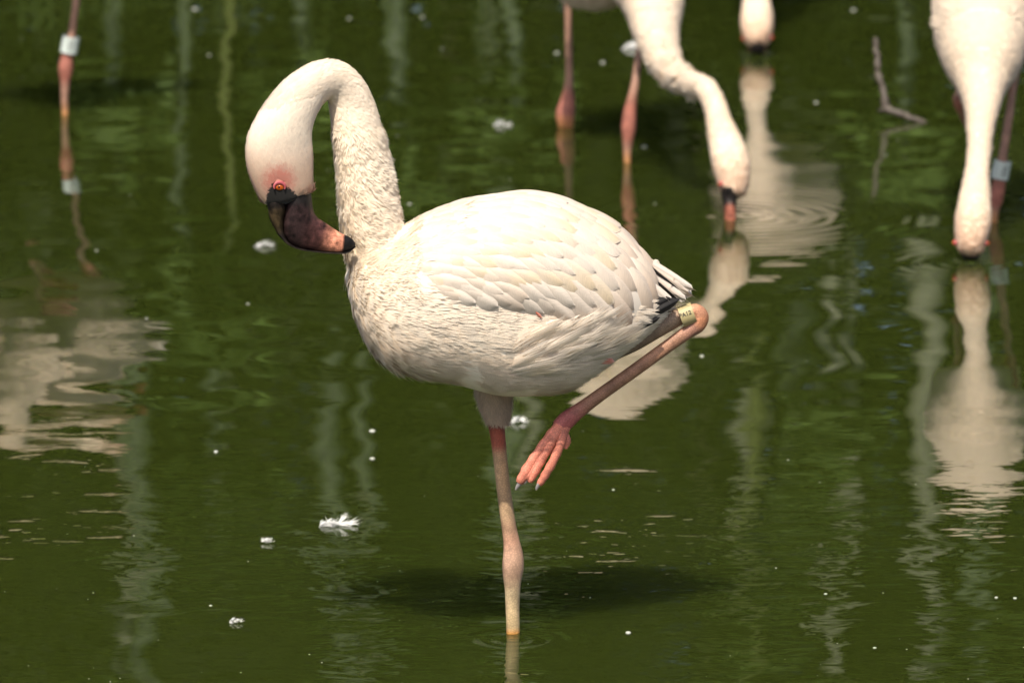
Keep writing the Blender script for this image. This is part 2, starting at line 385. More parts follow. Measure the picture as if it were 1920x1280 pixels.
def bird_col(P, tip=True):
    px, py = prof2(P); n = len(px)
    c = np.tile(np.array([.91, .815, .69]), (n, 1))
    neckness = sm(px, 790, 690) * sm(py, 620, 500) * np.maximum(sm(px, 612, 632), sm(py, 420, 440))
    c = mixc(c, (.90, .80, .66) if tip else (.88, .77, .60), neckness * (.55 if tip else 1))
    headness = sm(px, 625, 585) * sm(py, 250, 345)
    c = mixc(c, (.66, .47, .34), headness * .8)
    de = np.hypot(px - 530, (py - 343) * 1.0)
    c = mixc(c, (.62, .22, .17), sm(de, 42, 12) * .85 * (px < 610))
    dg = np.hypot(px - 592, py - 372); c = mixc(c, (.6, .25, .18), sm(dg, 26, 4) * .7 * (px < 615))
    lo = poly_in(px, py, LORE); c[lo] = (.012, .011, .010)
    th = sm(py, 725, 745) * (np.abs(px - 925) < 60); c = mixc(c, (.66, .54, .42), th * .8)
    return c
_x, _y = prof2(bv); _h = ((_x < 640) & (_y < 430)) | (_y < 225)
body = mesh_obj('body', bv, bf, M_body, bird, col=np.where(_h[:, None], bird_col(bv, True), bird_col(bv, False)))
bvh = BVHTree.FromPolygons([Vector(x) for x in bv], bf)
skP = np.vstack([nP[::3], tP[::2]]); skT = np.vstack([-unit(np.gradient(nP, axis=0))[::3], np.tile([1., 0, -.12], (len(tP[::2]), 1))]); skR = np.concatenate([nA[::3] * .8, tA[::2]])

P, Nn = scatter(bv, bn, btri, 60000, rng)
px, py = prof2(P); D = flow(P, skP, skT, skR)
ishead = (px < 600) & (py < 420) & (py > 215 - (px - 500) * .3); isneck = (px < 775) & (py < 500 + (px - 650) * .3) & ~ishead
chest = sm(px, 860, 720) * sm(py, 660, 560) * (~isneck & ~ishead)
arch = (py < 230) & isneck
size = np.where(ishead, .0085, np.where(isneck, .0155, .034 - .012 * chest)); size = np.where(arch, .0085, size)
dens = np.where(ishead, 1.0, np.where(arch, .9, np.where(isneck, .55, .13 + .18 * chest)))
covered = (px > 835) & (py < np.interp(px, [835, 880, 940, 1000, 1060, 1130, 1240], [455, 525, 540, 548, 560, 568, 560]))
keep = (rng.random(len(P)) < dens) & ~((np.abs(px - 920) < 62) & (py > 706 + (px < 890) * 6)) & ~covered & ~poly_in(px, py, LORE) & (np.hypot(px - 530, py - 345) > 15)
P, Nn, D, size, isneck, ishead, px, py, chest, arch = [a[keep] for a in (P, Nn, D, size, isneck, ishead, px, py, chest, arch)]
n = len(P); size = size * rng.uniform(.75, 1.3, n)
# feathers lie in locks: neighbouring ones share a bend
lock = np.stack([np.sin(P @ np.array([210., 90, 160]) + 1), np.sin(P @ np.array([-120., 160, 190])), np.sin(P @ np.array([150., -170, 100]) + 2)], 1)
jit = np.where(ishead, .05, np.where(arch, .10, np.where(isneck, .28, .08)))
D = unit(D + (rng.normal(0, .7, (n, 3)) + lock * .8) * jit[:, None])
lift = np.where(ishead, .05, np.where(arch, .08, np.where(isneck, .13, .009 + .010 * chest))) * rng.uniform(.3, 1.7, n)
asp = np.where(ishead, .42, np.where(isneck, .46, .60)) * rng.uniform(.8, 1.2, n)
cb = bird_col(P, False); ct = bird_col(P, True)
ct = np.clip(ct * rng.uniform(.96, 1.03, (n, 1)), 0, .92)
P = P + Nn * np.where(ishead | arch, .0007, 0)[:, None]
cb = np.where((ishead | arch)[:, None], ct, cb)
warm = rng.random(n) ** 3 * .5 * (~ishead); ct = mixc(ct, (.77, .64, .47), warm * np.where(isneck, .6, .2) * np.where(arch, .3, 1))
prt = []
for msk_, nb_, bl_, sk_, rk_ in ((ishead, 3, 1.15, .02, .02), (isneck, 8, .72, .08, .34), (~ishead & ~isneck, 11, .95, .03, .12)):
    prt.append(tufts(P[msk_], Nn[msk_], D[msk_], size[msk_], (size * asp)[msk_], lift[msk_], cb[msk_], ct[msk_], nb_, rng, bl_, (.24 if nb_ == 8 else .05), sink=sk_, rake=rk_))
v, f, c, u, nn_ = join(prt)
mesh_obj('plumage', v, f, M_down, body, col=c, uv=u, kind='stuff', nrm=nn_)

# shaggy down on the thigh
k = 2200; ang = rng.uniform(0, 6.283, k); hh = rng.random(k)
cen = np.array([at(925 + 8 * a, 716 + 62 * a, .044) for a in hh]); rr = (34 - 15 * hh ** 1.3) * S
Nn = np.stack([np.cos(ang), np.sin(ang), 0 * ang - .1], 1); P = cen + Nn * rr[:, None]
D = np.stack([.12 + rng.normal(0, .2, k), rng.normal(0, .2, k), -np.ones(k)], 1)
c0 = np.tile([.62, .50, .38], (k, 1)) * rng.uniform(.8, 1.15, (k, 1))
v, f, c, u, tn = tufts(P, Nn, D, rng.uniform(.010, .018, k), rng.uniform(.004, .006, k), rng.uniform(.0, .32, k), c0, c0 * 1.15, 5, rng, .4, .4)

# --- legs
LEGC = [(780, (.34, .07, .04)), (835, (.36, .10, .06)), (850, (.50, .32, .18)), (960, (.47, .31, .18)), (1010, (.47, .26, .17)), (1045, (.55, .34, .23)), (1075, (.52, .33, .22)), (1110, (.58, .44, .26)), (1175, (.58, .42, .22)), (1186, (.60, .26, .05)), (1300, (.45, .22, .05))]
def ramp(tab, y): 
    ys = [a for a, _ in tab]; return np.stack([np.interp(y, ys, [c_[i] for _, c_ in tab]) for i in range(3)], -1)
ST = [(926, 740, 24), (929, 785, 16.5), (933, 815, 14.5), (939, 870, 13.2), (946, 930, 13.4), (953, 980, 13.8), (959, 1015, 15.5), (962, 1040, 19), (962, 1062, 20.5), (961, 1082, 18), (961, 1105, 14.8), (961, 1140, 13.2), (962, 1180, 12.8), (962, 1215, 12.6), (962, 1290, 12.5), (963, 1382, 13)]
st = spline(ST, 110); P = np.array([at(a, b_, .045) for a, b_, c_ in st])
mb = MB(); mb.loft(P, st[:, 2] * S, st[:, 2] * S * 1.05, seg=20, col=ramp(LEGC, st[:, 1]))
leg = mb.build('leg', M_skin, bird); leg['label'] = 'straight standing leg with knobbly ankle'
v_, f_2, c_2, u_2 = v, f, c, u
mesh_obj('thigh_down', v_, f_2, M_down, leg, col=c_2, uv=u_2, kind='stuff', nrm=tn)
def foot_mesh(toes, webs, mat, parent, claws, colr):
    mb = MB()
    for T in toes:
        T = np.array(T); s_ = spline(T, 22); mb.loft(s_[:, :3], s_[:, 3] * (1 + .08 * np.sin(np.arange(22) * 1.7)), s_[:, 3] * .85, seg=12, col=np.tile(colr, (22, 1)) * (1 + .1 * np.sin(np.arange(22) * 2.1))[:, None])
    for a, b_ in webs:
        a = spline(np.array(a), 12)[:, :3]; b_ = spline(np.array(b_), 12)[:, :3]; v = []; f = []
        for i in range(12):
            for j in range(5):
                t_ = j / 4; q = a[i] * (1 - t_) + b_[i] * t_
                if i == 11: q = q + (a[8] - a[11]) * .35 * math.sin(math.pi * t_)
                v.append(q + np.array([0, (-.0035 + .0012 * math.cos(6 * math.pi * t_)) * math.sin(math.pi * t_), 0]))
        f = [(i * 5 + j, i * 5 + j + 1, i * 5 + j + 6, i * 5 + j + 5) for i in range(11) for j in range(4)]
        mb.add(v, f, [np.array(colr) * .85] * len(v))
    ft = mb.build('foot', mat, parent)
    for (p0, p1, r0) in claws:
        p0, p1 = np.array(p0), np.array(p1); mid = (p0 + p1) / 2 + np.array([-.0012, 0, -.001]); c_ = spline([p0, mid, p1], 8)
        m2 = MB(); m2.loft(c_, np.linspace(r0, r0 * .25, 8), np.linspace(r0 * .8, r0 * .2, 8), seg=10); m2.build('claw', M_claw, ft)
    return ft
base = P[-1]
def flat_toes(base, yaw, r=.007, n=3, ln=.085):
    ts = []
    for a in (-.55, 0, .55):
        d = np.array([math.cos(yaw + a), math.sin(yaw + a), 0])
        ts.append([(*(base + np.array([0, 0, .004])), r * 1.2), (*(base + d * ln * .5 + np.array([0, 0, .003])), r), (*(base + d * ln), r * .6)])
    return ts
tt = flat_toes(base, math.pi)
foot_mesh(tt, [(tt[0], tt[1]), (tt[1], tt[2])], M_skin, leg, [], (.5, .25, .17))

YF = -.006
FLEG = [(1150, 652, 26), (1190, 640, 20), (1230, 619, 18.5), (1262, 602, 17.5), (1290, 590, 14), (1308, 585, 14), (1317, 596, 15.5), (1311, 611, 15.5), (1293, 624, 13.5), (1250, 654, 12.5), (1190, 697, 12.5), (1130, 739, 12.5), (1090, 768, 14), (1066, 786, 17), (1050, 802, 17)]
fl = spline(FLEG, 120); yy = np.interp(np.arange(120), [0, 40, 60, 119], [YF, YF - .005, YF - .005, YF])
P = np.array([at(a, b_, y) for (a, b_, c_), y in zip(fl, yy)])
fc = np.array([(.27, .19, .13) if i < 32 else (.5, .24, .14) if i < 50 else (.58, .25, .13) if i < 60 else (.40, .20, .14) if i < 70 else (.38, .20, .125) for i in range(120)], float)
kk = sm(np.arange(120.), 95, 110); fc = mixc(fc, (.45, .13, .12), kk)
for i in range(6): fc[1:-1] = (fc[:-2] + fc[1:-1] * 2 + fc[2:]) / 4
mb = MB(); mb.loft(P, fl[:, 2] * S, fl[:, 2] * S * np.interp(np.arange(120), [0, 40, 119], [.8, .95, .9]), seg=20, col=fc)
fleg = mb.build('leg', M_skin, bird); fleg['label'] = 'folded leg tucked up behind, brownish red'
def tp(x, y, r, dy=0): return (*at(x, y, YF + dy), r * S)
t1 = [tp(1054, 797, 14, -.002), tp(1033, 820, 12, -.004), tp(1009, 850, 10, -.005), tp(988, 881, 10.5, -.004), tp(974, 905, 8, -.003)]
t2 = [tp(1060, 800, 10, -.004), tp(1052, 832, 8.5, -.011), tp(1037, 866, 8.5, -.012), tp(1022, 892, 8, -.011), tp(1011, 909, 6, -.010)]
t3 = [tp(1052, 800, 12, .008), tp(1030, 835, 10, .016), tp(1005, 870, 9, .02), tp(990, 900, 6, .02)]
hx = [tp(1058, 812, 7, -.004), tp(1064, 828, 7, -.006), tp(1060, 842, 4, -.007)]
tm = [tp(1054, 800, 12, -.004), tp(1038, 826, 10, -.007), tp(1020, 856, 8, -.008), tp(1004, 884, 8, -.007), tp(993, 904, 5, -.006)]
foot_mesh([t1, tm, t2, t3, hx], [(t1, tm), (t1[:4], t3)], M_skin, fleg,
          [(at(976, 905, YF - .004), at(967, 919, YF - .005), 5.5 * S), (at(1011, 908, YF - .011), at(1006, 920, YF - .012), 4.6 * S), (at(990, 899, YF + .02), at(984, 908, YF + .02), 4 * S)], (.66, .225, .15))

# --- leg bands with lettering
def band(parent, c, axis, r, ln, mat, text, tsize, face, wall=.0008, roll=0.0):
    c = np.array(c, float); ax = unit(axis); fa = unit(np.array(face, float) - ax * np.dot(face, ax)); sd_ = np.cross(ax, fa)
    v = []; f = []; seg = 32
    prof = [(r, -ln / 2), (r * 1.0, ln / 2), (r - wall, ln / 2), (r - wall, -ln / 2)]
    for (rr_, hz) in prof:
        for j in range(seg):
            a = 2 * math.pi * j / seg; v.append(c + ax * hz + (fa * math.cos(a) + sd_ * math.sin(a)) * rr_)
    for i in range(4):
        for j in range(seg):
            k_ = (j + 1) % seg; f.append((i * seg + j, i * seg + k_, ((i + 1) % 4) * seg + k_, ((i + 1) % 4) * seg + j))
    o = mesh_obj('leg_band', v, f, mat, parent, smooth=False)
    cu = bpy.data.curves.new('t', 'FONT'); cu.body = text; cu.size = tsize; cu.align_x = 'CENTER'; cu.align_y = 'CENTER'; cu.extrude = .00015; cu.offset = tsize * .012
    to = bpy.data.objects.new('t', cu); COL.objects.link(to); dg = bpy.context.evaluated_depsgraph_get()
    me = bpy.data.meshes.new_from_object(to.evaluated_get(dg)); bpy.data.objects.remove(to)
    vv = []
    for q in me.vertices:              # letters run along the leg and wrap round the ring
        x, y, z = q.co; a = y / r
        vv.append(c - ax * x + (fa * math.cos(a + roll) + sd_ * math.sin(a + roll)) * (r + .0002 + z))
    mesh_obj('lettering', vv, [tuple(q.vertices) for q in me.polygons], M_ink, o, smooth=False); bpy.data.meshes.remove(me)
    return o
band(fleg, at(1292, 592, YF - .005), at(1256, 606, 0) - at(1304, 588, 0), 20.5 * S, 27 * S, M_bandc, 'A12', .007, (0, -1, .1), roll=.2)

# --- bill: two mandibles
UP_O = [(504, 352), (507, 392), (515, 420), (532, 446), (556, 463), (595, 471), (635, 474.5), (655, 473), (669, 463)]
GAPE = [(545, 350), (540, 390), (535.5, 420), (540, 445), (558, 460.5), (596, 468.5), (636, 471.5), (655, 470), (668.5, 462)]
LO_I = [(586, 354), (590, 392), (598, 408), (612, 417), (626, 427), (642, 437), (654, 442), (662, 447), (668, 455)]
def bill_half(a, b_, wid, name, colfn, mat):
    a = spline(a, 60); b_ = spline(b_, 60); c_ = (a + b_) / 2; hw = np.linalg.norm(a - b_, axis=1) / 2
    P = np.array([at(x, y, HY) for x, y in c_]); wd = np.interp(np.linspace(0, 1, 60), [0, .25, .5, .8, 1], wid)
    mb = MB(); seg = 24; d = np.array([at(*q, 0) for q in a]) - np.array([at(*q, 0) for q in b_]); d = unit(d)
    v = []; f = []
    for i in range(60):
        for j in range(seg):
            t_ = 2 * math.pi * j / seg
            v.append(P[i] + d[i] * hw[i] * S * math.cos(t_) + np.array([0, 1, 0]) * wd[i] * S * math.copysign(abs(math.sin(t_)) ** .8, math.sin(t_)))
    for i in range(59):
        for j in range(seg): k_ = (j + 1) % seg; f.append((i * seg + j, i * seg + k_, (i + 1) * seg + k_, (i + 1) * seg + j))
    v.append(P[0]); v.append(P[-1])
    for j in range(seg): k_ = (j + 1) % seg; f.append((60 * seg, k_, j)); f.append((60 * seg + 1, 59 * seg + j, 59 * seg + k_))
    px, py = profile(np.array(v), HY); mb.add(v, f, colfn(px, py, np.array(v)))
    return mb.build(name, mat, bird)
def c_up(px, py, V):
    c = np.tile([.016, .012, .010], (len(px), 1)); c = mixc(c, (.055, .036, .014), sm(py, 380, 395) * sm(py, 440, 420) * .6)
    c = mixc(c, (.01, .008, .008), sm(px, 640, 650)); return c
def c_lo(px, py, V):
    q = px + (py - 440) * .25
    c = np.tile([.022, .012, .012], (len(px), 1)); c = mixc(c, (.06, .024, .022), sm(q, 560, 602)); c = mixc(c, (.52, .215, .135), sm(q, 602, 636))
    
    c = mixc(c, (.008, .007, .007), sm(px + (py - 455) * .12 , 643, 648)); c = mixc(c, (.012, .01, .01), sm(py, 386, 374)); return c
bill_half(UP_O, GAPE, [30, 24, 17, 11, 4], 'upper_bill', c_up, M_bill)
bill_half(GAPE, LO_I, [29, 25, 18, 10, 4], 'lower_bill', c_lo, M_bill)

# --- eyes
for sy in (-1, 1):
    c = at(530, 345, HY); hit = bvh.ray_cast(Vector((c[0], sy * .3, c[2])), Vector((0, -sy, 0)))
    e = np.array(hit[0]); mb = MB(); mb.blob(e + np.array([0, -sy * .0005, 0]), np.array([8.5 * S, 3.2 * S, 6.6 * S]))
    eye = mb.build('eye', M_eye, bird)
    mb = MB(); mb.blob(e + np.array([-1 * S, sy * 2.4 * S, 0]), np.array([2.0 * S, 1.0 * S, 1.8 * S])); mb.build('pupil', M_pupil, eye)
    a = np.linspace(-.5, 3.6, 26); Pl = np.array([e + np.array([math.cos(x) * 10 * S, sy * 1.6 * S, math.sin(x) * 8.4 * S - 0 * S]) for x in a])
    mb = MB(); mb.loft(Pl, (1.2 + 2.2 * np.sin(np.linspace(0, math.pi, 26))) * S, 2.2 * S, side=(0, 1, 0), seg=10); mb.build('eyelid', M_lid, eye)

# --- wings: a shell over the flank and its separate covert feathers
WING = [(792, 470), (815, 436), (860, 408), (930, 388), (1000, 382), (1075, 396), (1140, 428), (1195, 474), (1226, 520), (1238, 560), (1226, 598), (1185, 612), (1130, 600), (1060, 580), (1000, 566), (940, 560), (880, 556), (825, 525)]
wo = spline(WING + [WING[0]], 65)[:-1]; wc = np.array([1030., 492.])
def side_hit(x, y, sy=-1, off=0.0, tree=None):
    c = at(x, y, 0); h_ = (tree or bvh).ray_cast(Vector((c[0], sy * .4, c[2])), Vector((0, -sy, 0)))
    if h_[0] is None:
        h_ = (tree or bvh).find_nearest(Vector((c[0], sy * .02, c[2])))
    return np.array(h_[0]) + np.array(h_[1]) * off, np.array(h_[1])
wv = []; NR = 14
for i in range(NR + 1):
    r_ = (i + .02) / NR
    for q in wo:
        x, y = wc + (q - wc) * r_; p_, n_ = side_hit(x, y); bulge = .0085 * max(0, 1 - r_ ** 2) - .0006
        wv.append(p_ + n_ * bulge)
wf = [(i * 64 + j, i * 64 + (j + 1) % 64, (i + 1) * 64 + (j + 1) % 64, (i + 1) * 64 + j) for i in range(NR) for j in range(64)]
wv = np.array(wv)
def feather_mesh(name, cols, curl=.10, camber=.16, n=10, tipr=.55, notch=0):
    v = []; f = []; c = []; u = []; k_ = 7
    for i in range(n + 1):
        t_ = i / n
        wd = (.34 + .66 * sm(np.array(t_), 0, .38)) * (1 if t_ < tipr else math.sqrt(max(.0, 1 - ((t_ - tipr) / (1 - tipr)) ** 2.2)))
        wd = max(wd, .05)
        for j in range(k_):
            s_ = -1 + 2 * j / (k_ - 1)
            z = -curl * (t_ - .45) ** 2 - camber * .5 * wd * s_ * s_ + (.022 if j == 3 else 0)
            tx = t_ - (notch * abs(math.sin(7 * s_)) if i == n else 0)
            v.append((tx, .5 * wd * s_, z)); u.append((.5 + .5 * s_, t_))
            e = abs(s_) ** 2.5 ; col = np.array(cols[0]) * (1 - t_) + np.array(cols[1]) * t_
            edge = max(e, sm(np.array(t_), .86, 1.0)) * (t_ > .3); col = col * (1 - .65 * edge) + np.array(cols[2]) * .65 * edge
            c.append(col * (.93 if j == 3 else 1))
    f = [(i * k_ + j, i * k_ + j + 1, (i + 1) * k_ + j + 1, (i + 1) * k_ + j) for i in range(n) for j in range(k_ - 1)]
    o = mesh_obj(name, v, f, M_quill, None, col=c, uv=u); me = o.data; bpy.data.objects.remove(o); return me
W1, W2 = (.68, .60, .51), (.70, .63, .55)
COV = [feather_mesh('covert', (W1, (.68, .555, .44), W2), curl=.24), feather_mesh('covert', (W1, (.71, .63, .54), W2), curl=.24), feather_mesh('covert', (W1, (.70, .56, .37), W2), curl=.24), feather_mesh('covert', (W1, (.71, .61, .51), W2), curl=.24)]
TERT = [feather_mesh('tertial', (W1, (.66, .49, .36), (.67, .55, .43)), tipr=.62, curl=.42), feather_mesh('tertial', (W1, (.69, .55, .43), (.70, .60, .49)), tipr=.62, curl=.42)]
WHITE = [feather_mesh('white', (W1, W2, W2), curl=.25, notch=.03), feather_mesh('white', ((.78, .72, .64), W2, W2), curl=.1, notch=.04)]
BLACK = feather_mesh('black', ((.012, .011, .011), (.010, .009, .009), (.012, .011, .011)), tipr=.7)
PINK = feather_mesh('pink', ((.70, .16, .10), (.72, .30, .22), (.78, .55, .45)), curl=.3)
TAILM = [feather_mesh('tail', ((.66, .58, .50), (.62, .55, .48), (.70, .63, .56)), curl=.05, tipr=.7, notch=.09, camber=.05), feather_mesh('tail', ((.62, .48, .37), (.60, .51, .43), (.68, .6, .52)), curl=.05, tipr=.7, notch=.10, camber=.05)]
def fluff_mesh(name, cb_, ct_, nb_, wd, seed, wave=.2, lift=.05):
    r_ = np.random.default_rng(seed)
    V, F, C, U, NO = tufts(np.zeros((1, 3)), np.array([[0, 0, 1.]]), np.array([[1., 0, 0]]), np.array([1.]), np.array([wd]), np.array([lift]), np.array([cb_]), np.array([ct_]), nb_, r_, .9, wave, sink=.03)
    o = mesh_obj(name, V, F, M_down, None, col=C, uv=U, nrm=NO); me = o.data; bpy.data.objects.remove(o); return me
FLUFF = [fluff_mesh('fluff', (.87, .77, .64), (.89, .82, .72), 16, 1.0, 60 + i, wave=.12) for i in range(4)]
def put(me, name, parent, p_, d, nrm, ln, wd, tilt=.06, roll=0):
    if POSE: p_, d, nrm = posed(p_)[0], posed_dir(d)[0], posed_nrm(nrm)[0]
    d = unit(d - nrm * np.dot(d, nrm)); nrm = unit(nrm)
    d2 = unit(d + nrm * tilt); n2 = unit(nrm - d * tilt); b_ = np.cross(n2, d2)
    if roll: n2, b_ = n2 * math.cos(roll) + b_ * math.sin(roll), b_ * math.cos(roll) - n2 * math.sin(roll)
    M = Matrix(((d2[0] * ln, b_[0] * wd, n2[0] * ln, p_[0]), (d2[1] * ln, b_[1] * wd, n2[1] * ln, p_[1]), (d2[2] * ln, b_[2] * wd, n2[2] * ln, p_[2]), (0, 0, 0, 1)))
    o = bpy.data.objects.new(name, me); COL.objects.link(o)
    if parent.name in WORLD: attach(o, parent)
    else: o.parent = parent
    o.matrix_basis = M; return o
frng = np.random.default_rng(3)
spots = []; x = 800.0
while x < 1236:
    q = (x - 800) / 436; Lp = 40 + 84 * q ** 1.1; Wp = 27 + 25 * q
    ytop = np.interp(x, [t_[0] for t_ in TORSO], [t_[1] for t_ in TORSO]); ybot = np.interp(x, [t_[0] for t_ in TORSO], [t_[2] for t_ in TORSO])
    wid = np.interp(x, [t_[0] for t_ in TORSO], [t_[3] for t_ in TORSO]); hh2 = (ybot - ytop) / 2
    ylow = np.interp(x, [792, 825, 880, 940, 1000, 1060, 1130, 1185, 1226], [470, 512, 538, 545, 550, 558, 562, 560, 540])
    th = frng.uniform(-.1, .15)
    while True:
        yy_ = (ytop + ybot) / 2 - hh2 * math.cos(th)
        if yy_ > ylow or th > 1.9: break
        vq = (yy_ - ytop) / max(20, ylow - ytop); angd = 5 + 46 * q + 12 * (vq - .3)
        spots.append((x + frng.uniform(-7, 7), th, R(angd + frng.normal(0, 3)), Lp * frng.uniform(.9, 1.1), Wp * frng.uniform(.9, 1.1), q))
        th += Wp * (.60 + .12 * frng.random()) / (.5 * (wid + hh2))
    x += Lp * .40
def ring_hit(x, th, sy, tree):
    ytop = np.interp(x, [t_[0] for t_ in TORSO], [t_[1] for t_ in TORSO]); ybot = np.interp(x, [t_[0] for t_ in TORSO], [t_[2] for t_ in TORSO])
    c_ = at(x, (ytop + ybot) / 2, 0); d = np.array([0, sy * math.sin(th), math.cos(th)])
    h_ = tree.ray_cast(Vector(c_ + d * .5), Vector(-d)); return np.array(h_[0]), np.array(h_[1])
for sy in (-1, 1):
    vv = wv.copy(); vv[:, 1] *= -sy
    wcol = np.tile([.72, .64, .545], (len(vv), 1))
    wing = mesh_obj('wing', vv, wf if sy < 0 else [q[::-1] for q in wf], M_body, bird, col=wcol)
    tree = BVHTree.FromPolygons([Vector(x_) for x_ in np.vstack([vv, bv])], (wf if sy < 0 else [q[::-1] for q in wf]) + [tuple(i + len(vv) for i in q) for q in bf])
    for (x, th, a, lp, wp, q) in spots:
        if sy > 0 and abs(th) < .1: continue
        p_, n_ = ring_hit(min(x, 1238), th, sy, tree)
        if n_[1] * sy * math.sin(abs(th)) + n_[2] * math.cos(th) < 0: n_ = -n_
        d = np.array([math.cos(a), 0, -math.sin(a)]); dt = unit(d - n_ * np.dot(d, n_))
        p0 = p_ - dt * lp * .45 * S + n_ * .0016
        pool = TERT if q > .78 else COV
        put(pool[frng.integers(len(pool))], 'covert_feather' if q <= .78 else 'tertial_feather', wing, p0, d, n_, lp * S, wp * S, .045 + .012 * frng.random(), frng.normal(0, .03))
    if sy < 0: tree_near = tree
# flank feathers ruffled up over the lower edge of the near wing
for i in range(60):
    f1_ = i / 59; x = 945 + 185 * f1_ + frng.normal(0, 8); y = 665 - 20 * f1_ + frng.normal(0, 16) - 22 * math.sin(f1_ * math.pi)
    a = R(-38 + 10 * f1_ + frng.normal(0, 8)); p_, n_ = side_hit(x, y, -1, .002, tree_near)
    put(FLUFF[i % 4], 'flank_feather', body, p_, np.array([math.cos(a), 0, -math.sin(a)]), n_, frng.uniform(70, 112) * S, frng.uniform(24, 40) * S, .05 + .05 * frng.random(), frng.normal(0, .12))
for (x, y, a, ln, wd) in ((1001, 553, 48, 24, 6), ):
    p_, n_ = side_hit(x, y, -1, .002, tree_near); a = R(a); put(PINK, 'pink_feather', body, p_, np.array([math.cos(a), 0, -math.sin(a)]), n_, ln * S, wd * S, .12)
for (x0, y0, x1, y1, wd, Y) in ((1100, 668, 1157, 680, 17, -.05), (1105, 655, 1163, 656, 16, -.055), (1090, 676, 1140, 684, 14, -.04)):
    a, b_ = at(x0, y0, Y), at(x1, y1, Y); put(PINK, 'pink_feather', body, a, b_ - a, np.array([0, -1, .2]), np.linalg.norm(b_ - a), wd * S, .02)
# tail and black wing tips
for (x0, y0, x1, y1, wd, Y, kind) in ((1190, 476, 1313, 552, 18, -.004, 0), (1190, 486, 1288, 544, 16, -.008, 1), (1185, 492, 1297, 573, 20, -.012, 0), (1190, 505, 1271, 579, 17, -.020, 0), (1190, 478, 1309, 566, 22, .006, 0), (1195, 475, 1300, 548, 18, .016, 1), (1220, 520, 1241, 488, 14, .004, 0), (1190, 496, 1284, 566, 12, -.016, 1), (1190, 480, 1304, 560, 12, -.007, 1), (1188, 500, 1258, 572, 12, -.026, 0), (1190, 470, 1296, 538, 12, .002, 1)):
    a, b_ = at(x0, y0, Y), at(x1, y1, Y - .004); put(TAILM[kind], 'tail_feather', body, a, b_ - a, np.array([.1, -1, .35]), np.linalg.norm(b_ - a), wd * S, 0)
for (x0, y0, x1, y1, wd, Y) in ((1200, 484, 1281, 547, 8, -.016), (1210, 508, 1280, 567, 8, -.024), (1180, 612, 1285, 563, 22, -.046), (1172, 600, 1266, 560, 26, -.044), (1165, 628, 1246, 597, 16, -.050), (1150, 578, 1284, 566, 26, .024), (1150, 590, 1274, 578, 30, .030)):
    a, b_ = at(x0, y0, Y), at(x1, y1, Y); put(BLACK, 'wing_tip_feather', body, a, b_ - a, np.array([.1, -1, .1]), np.linalg.norm(b_ - a), wd * S, 0)

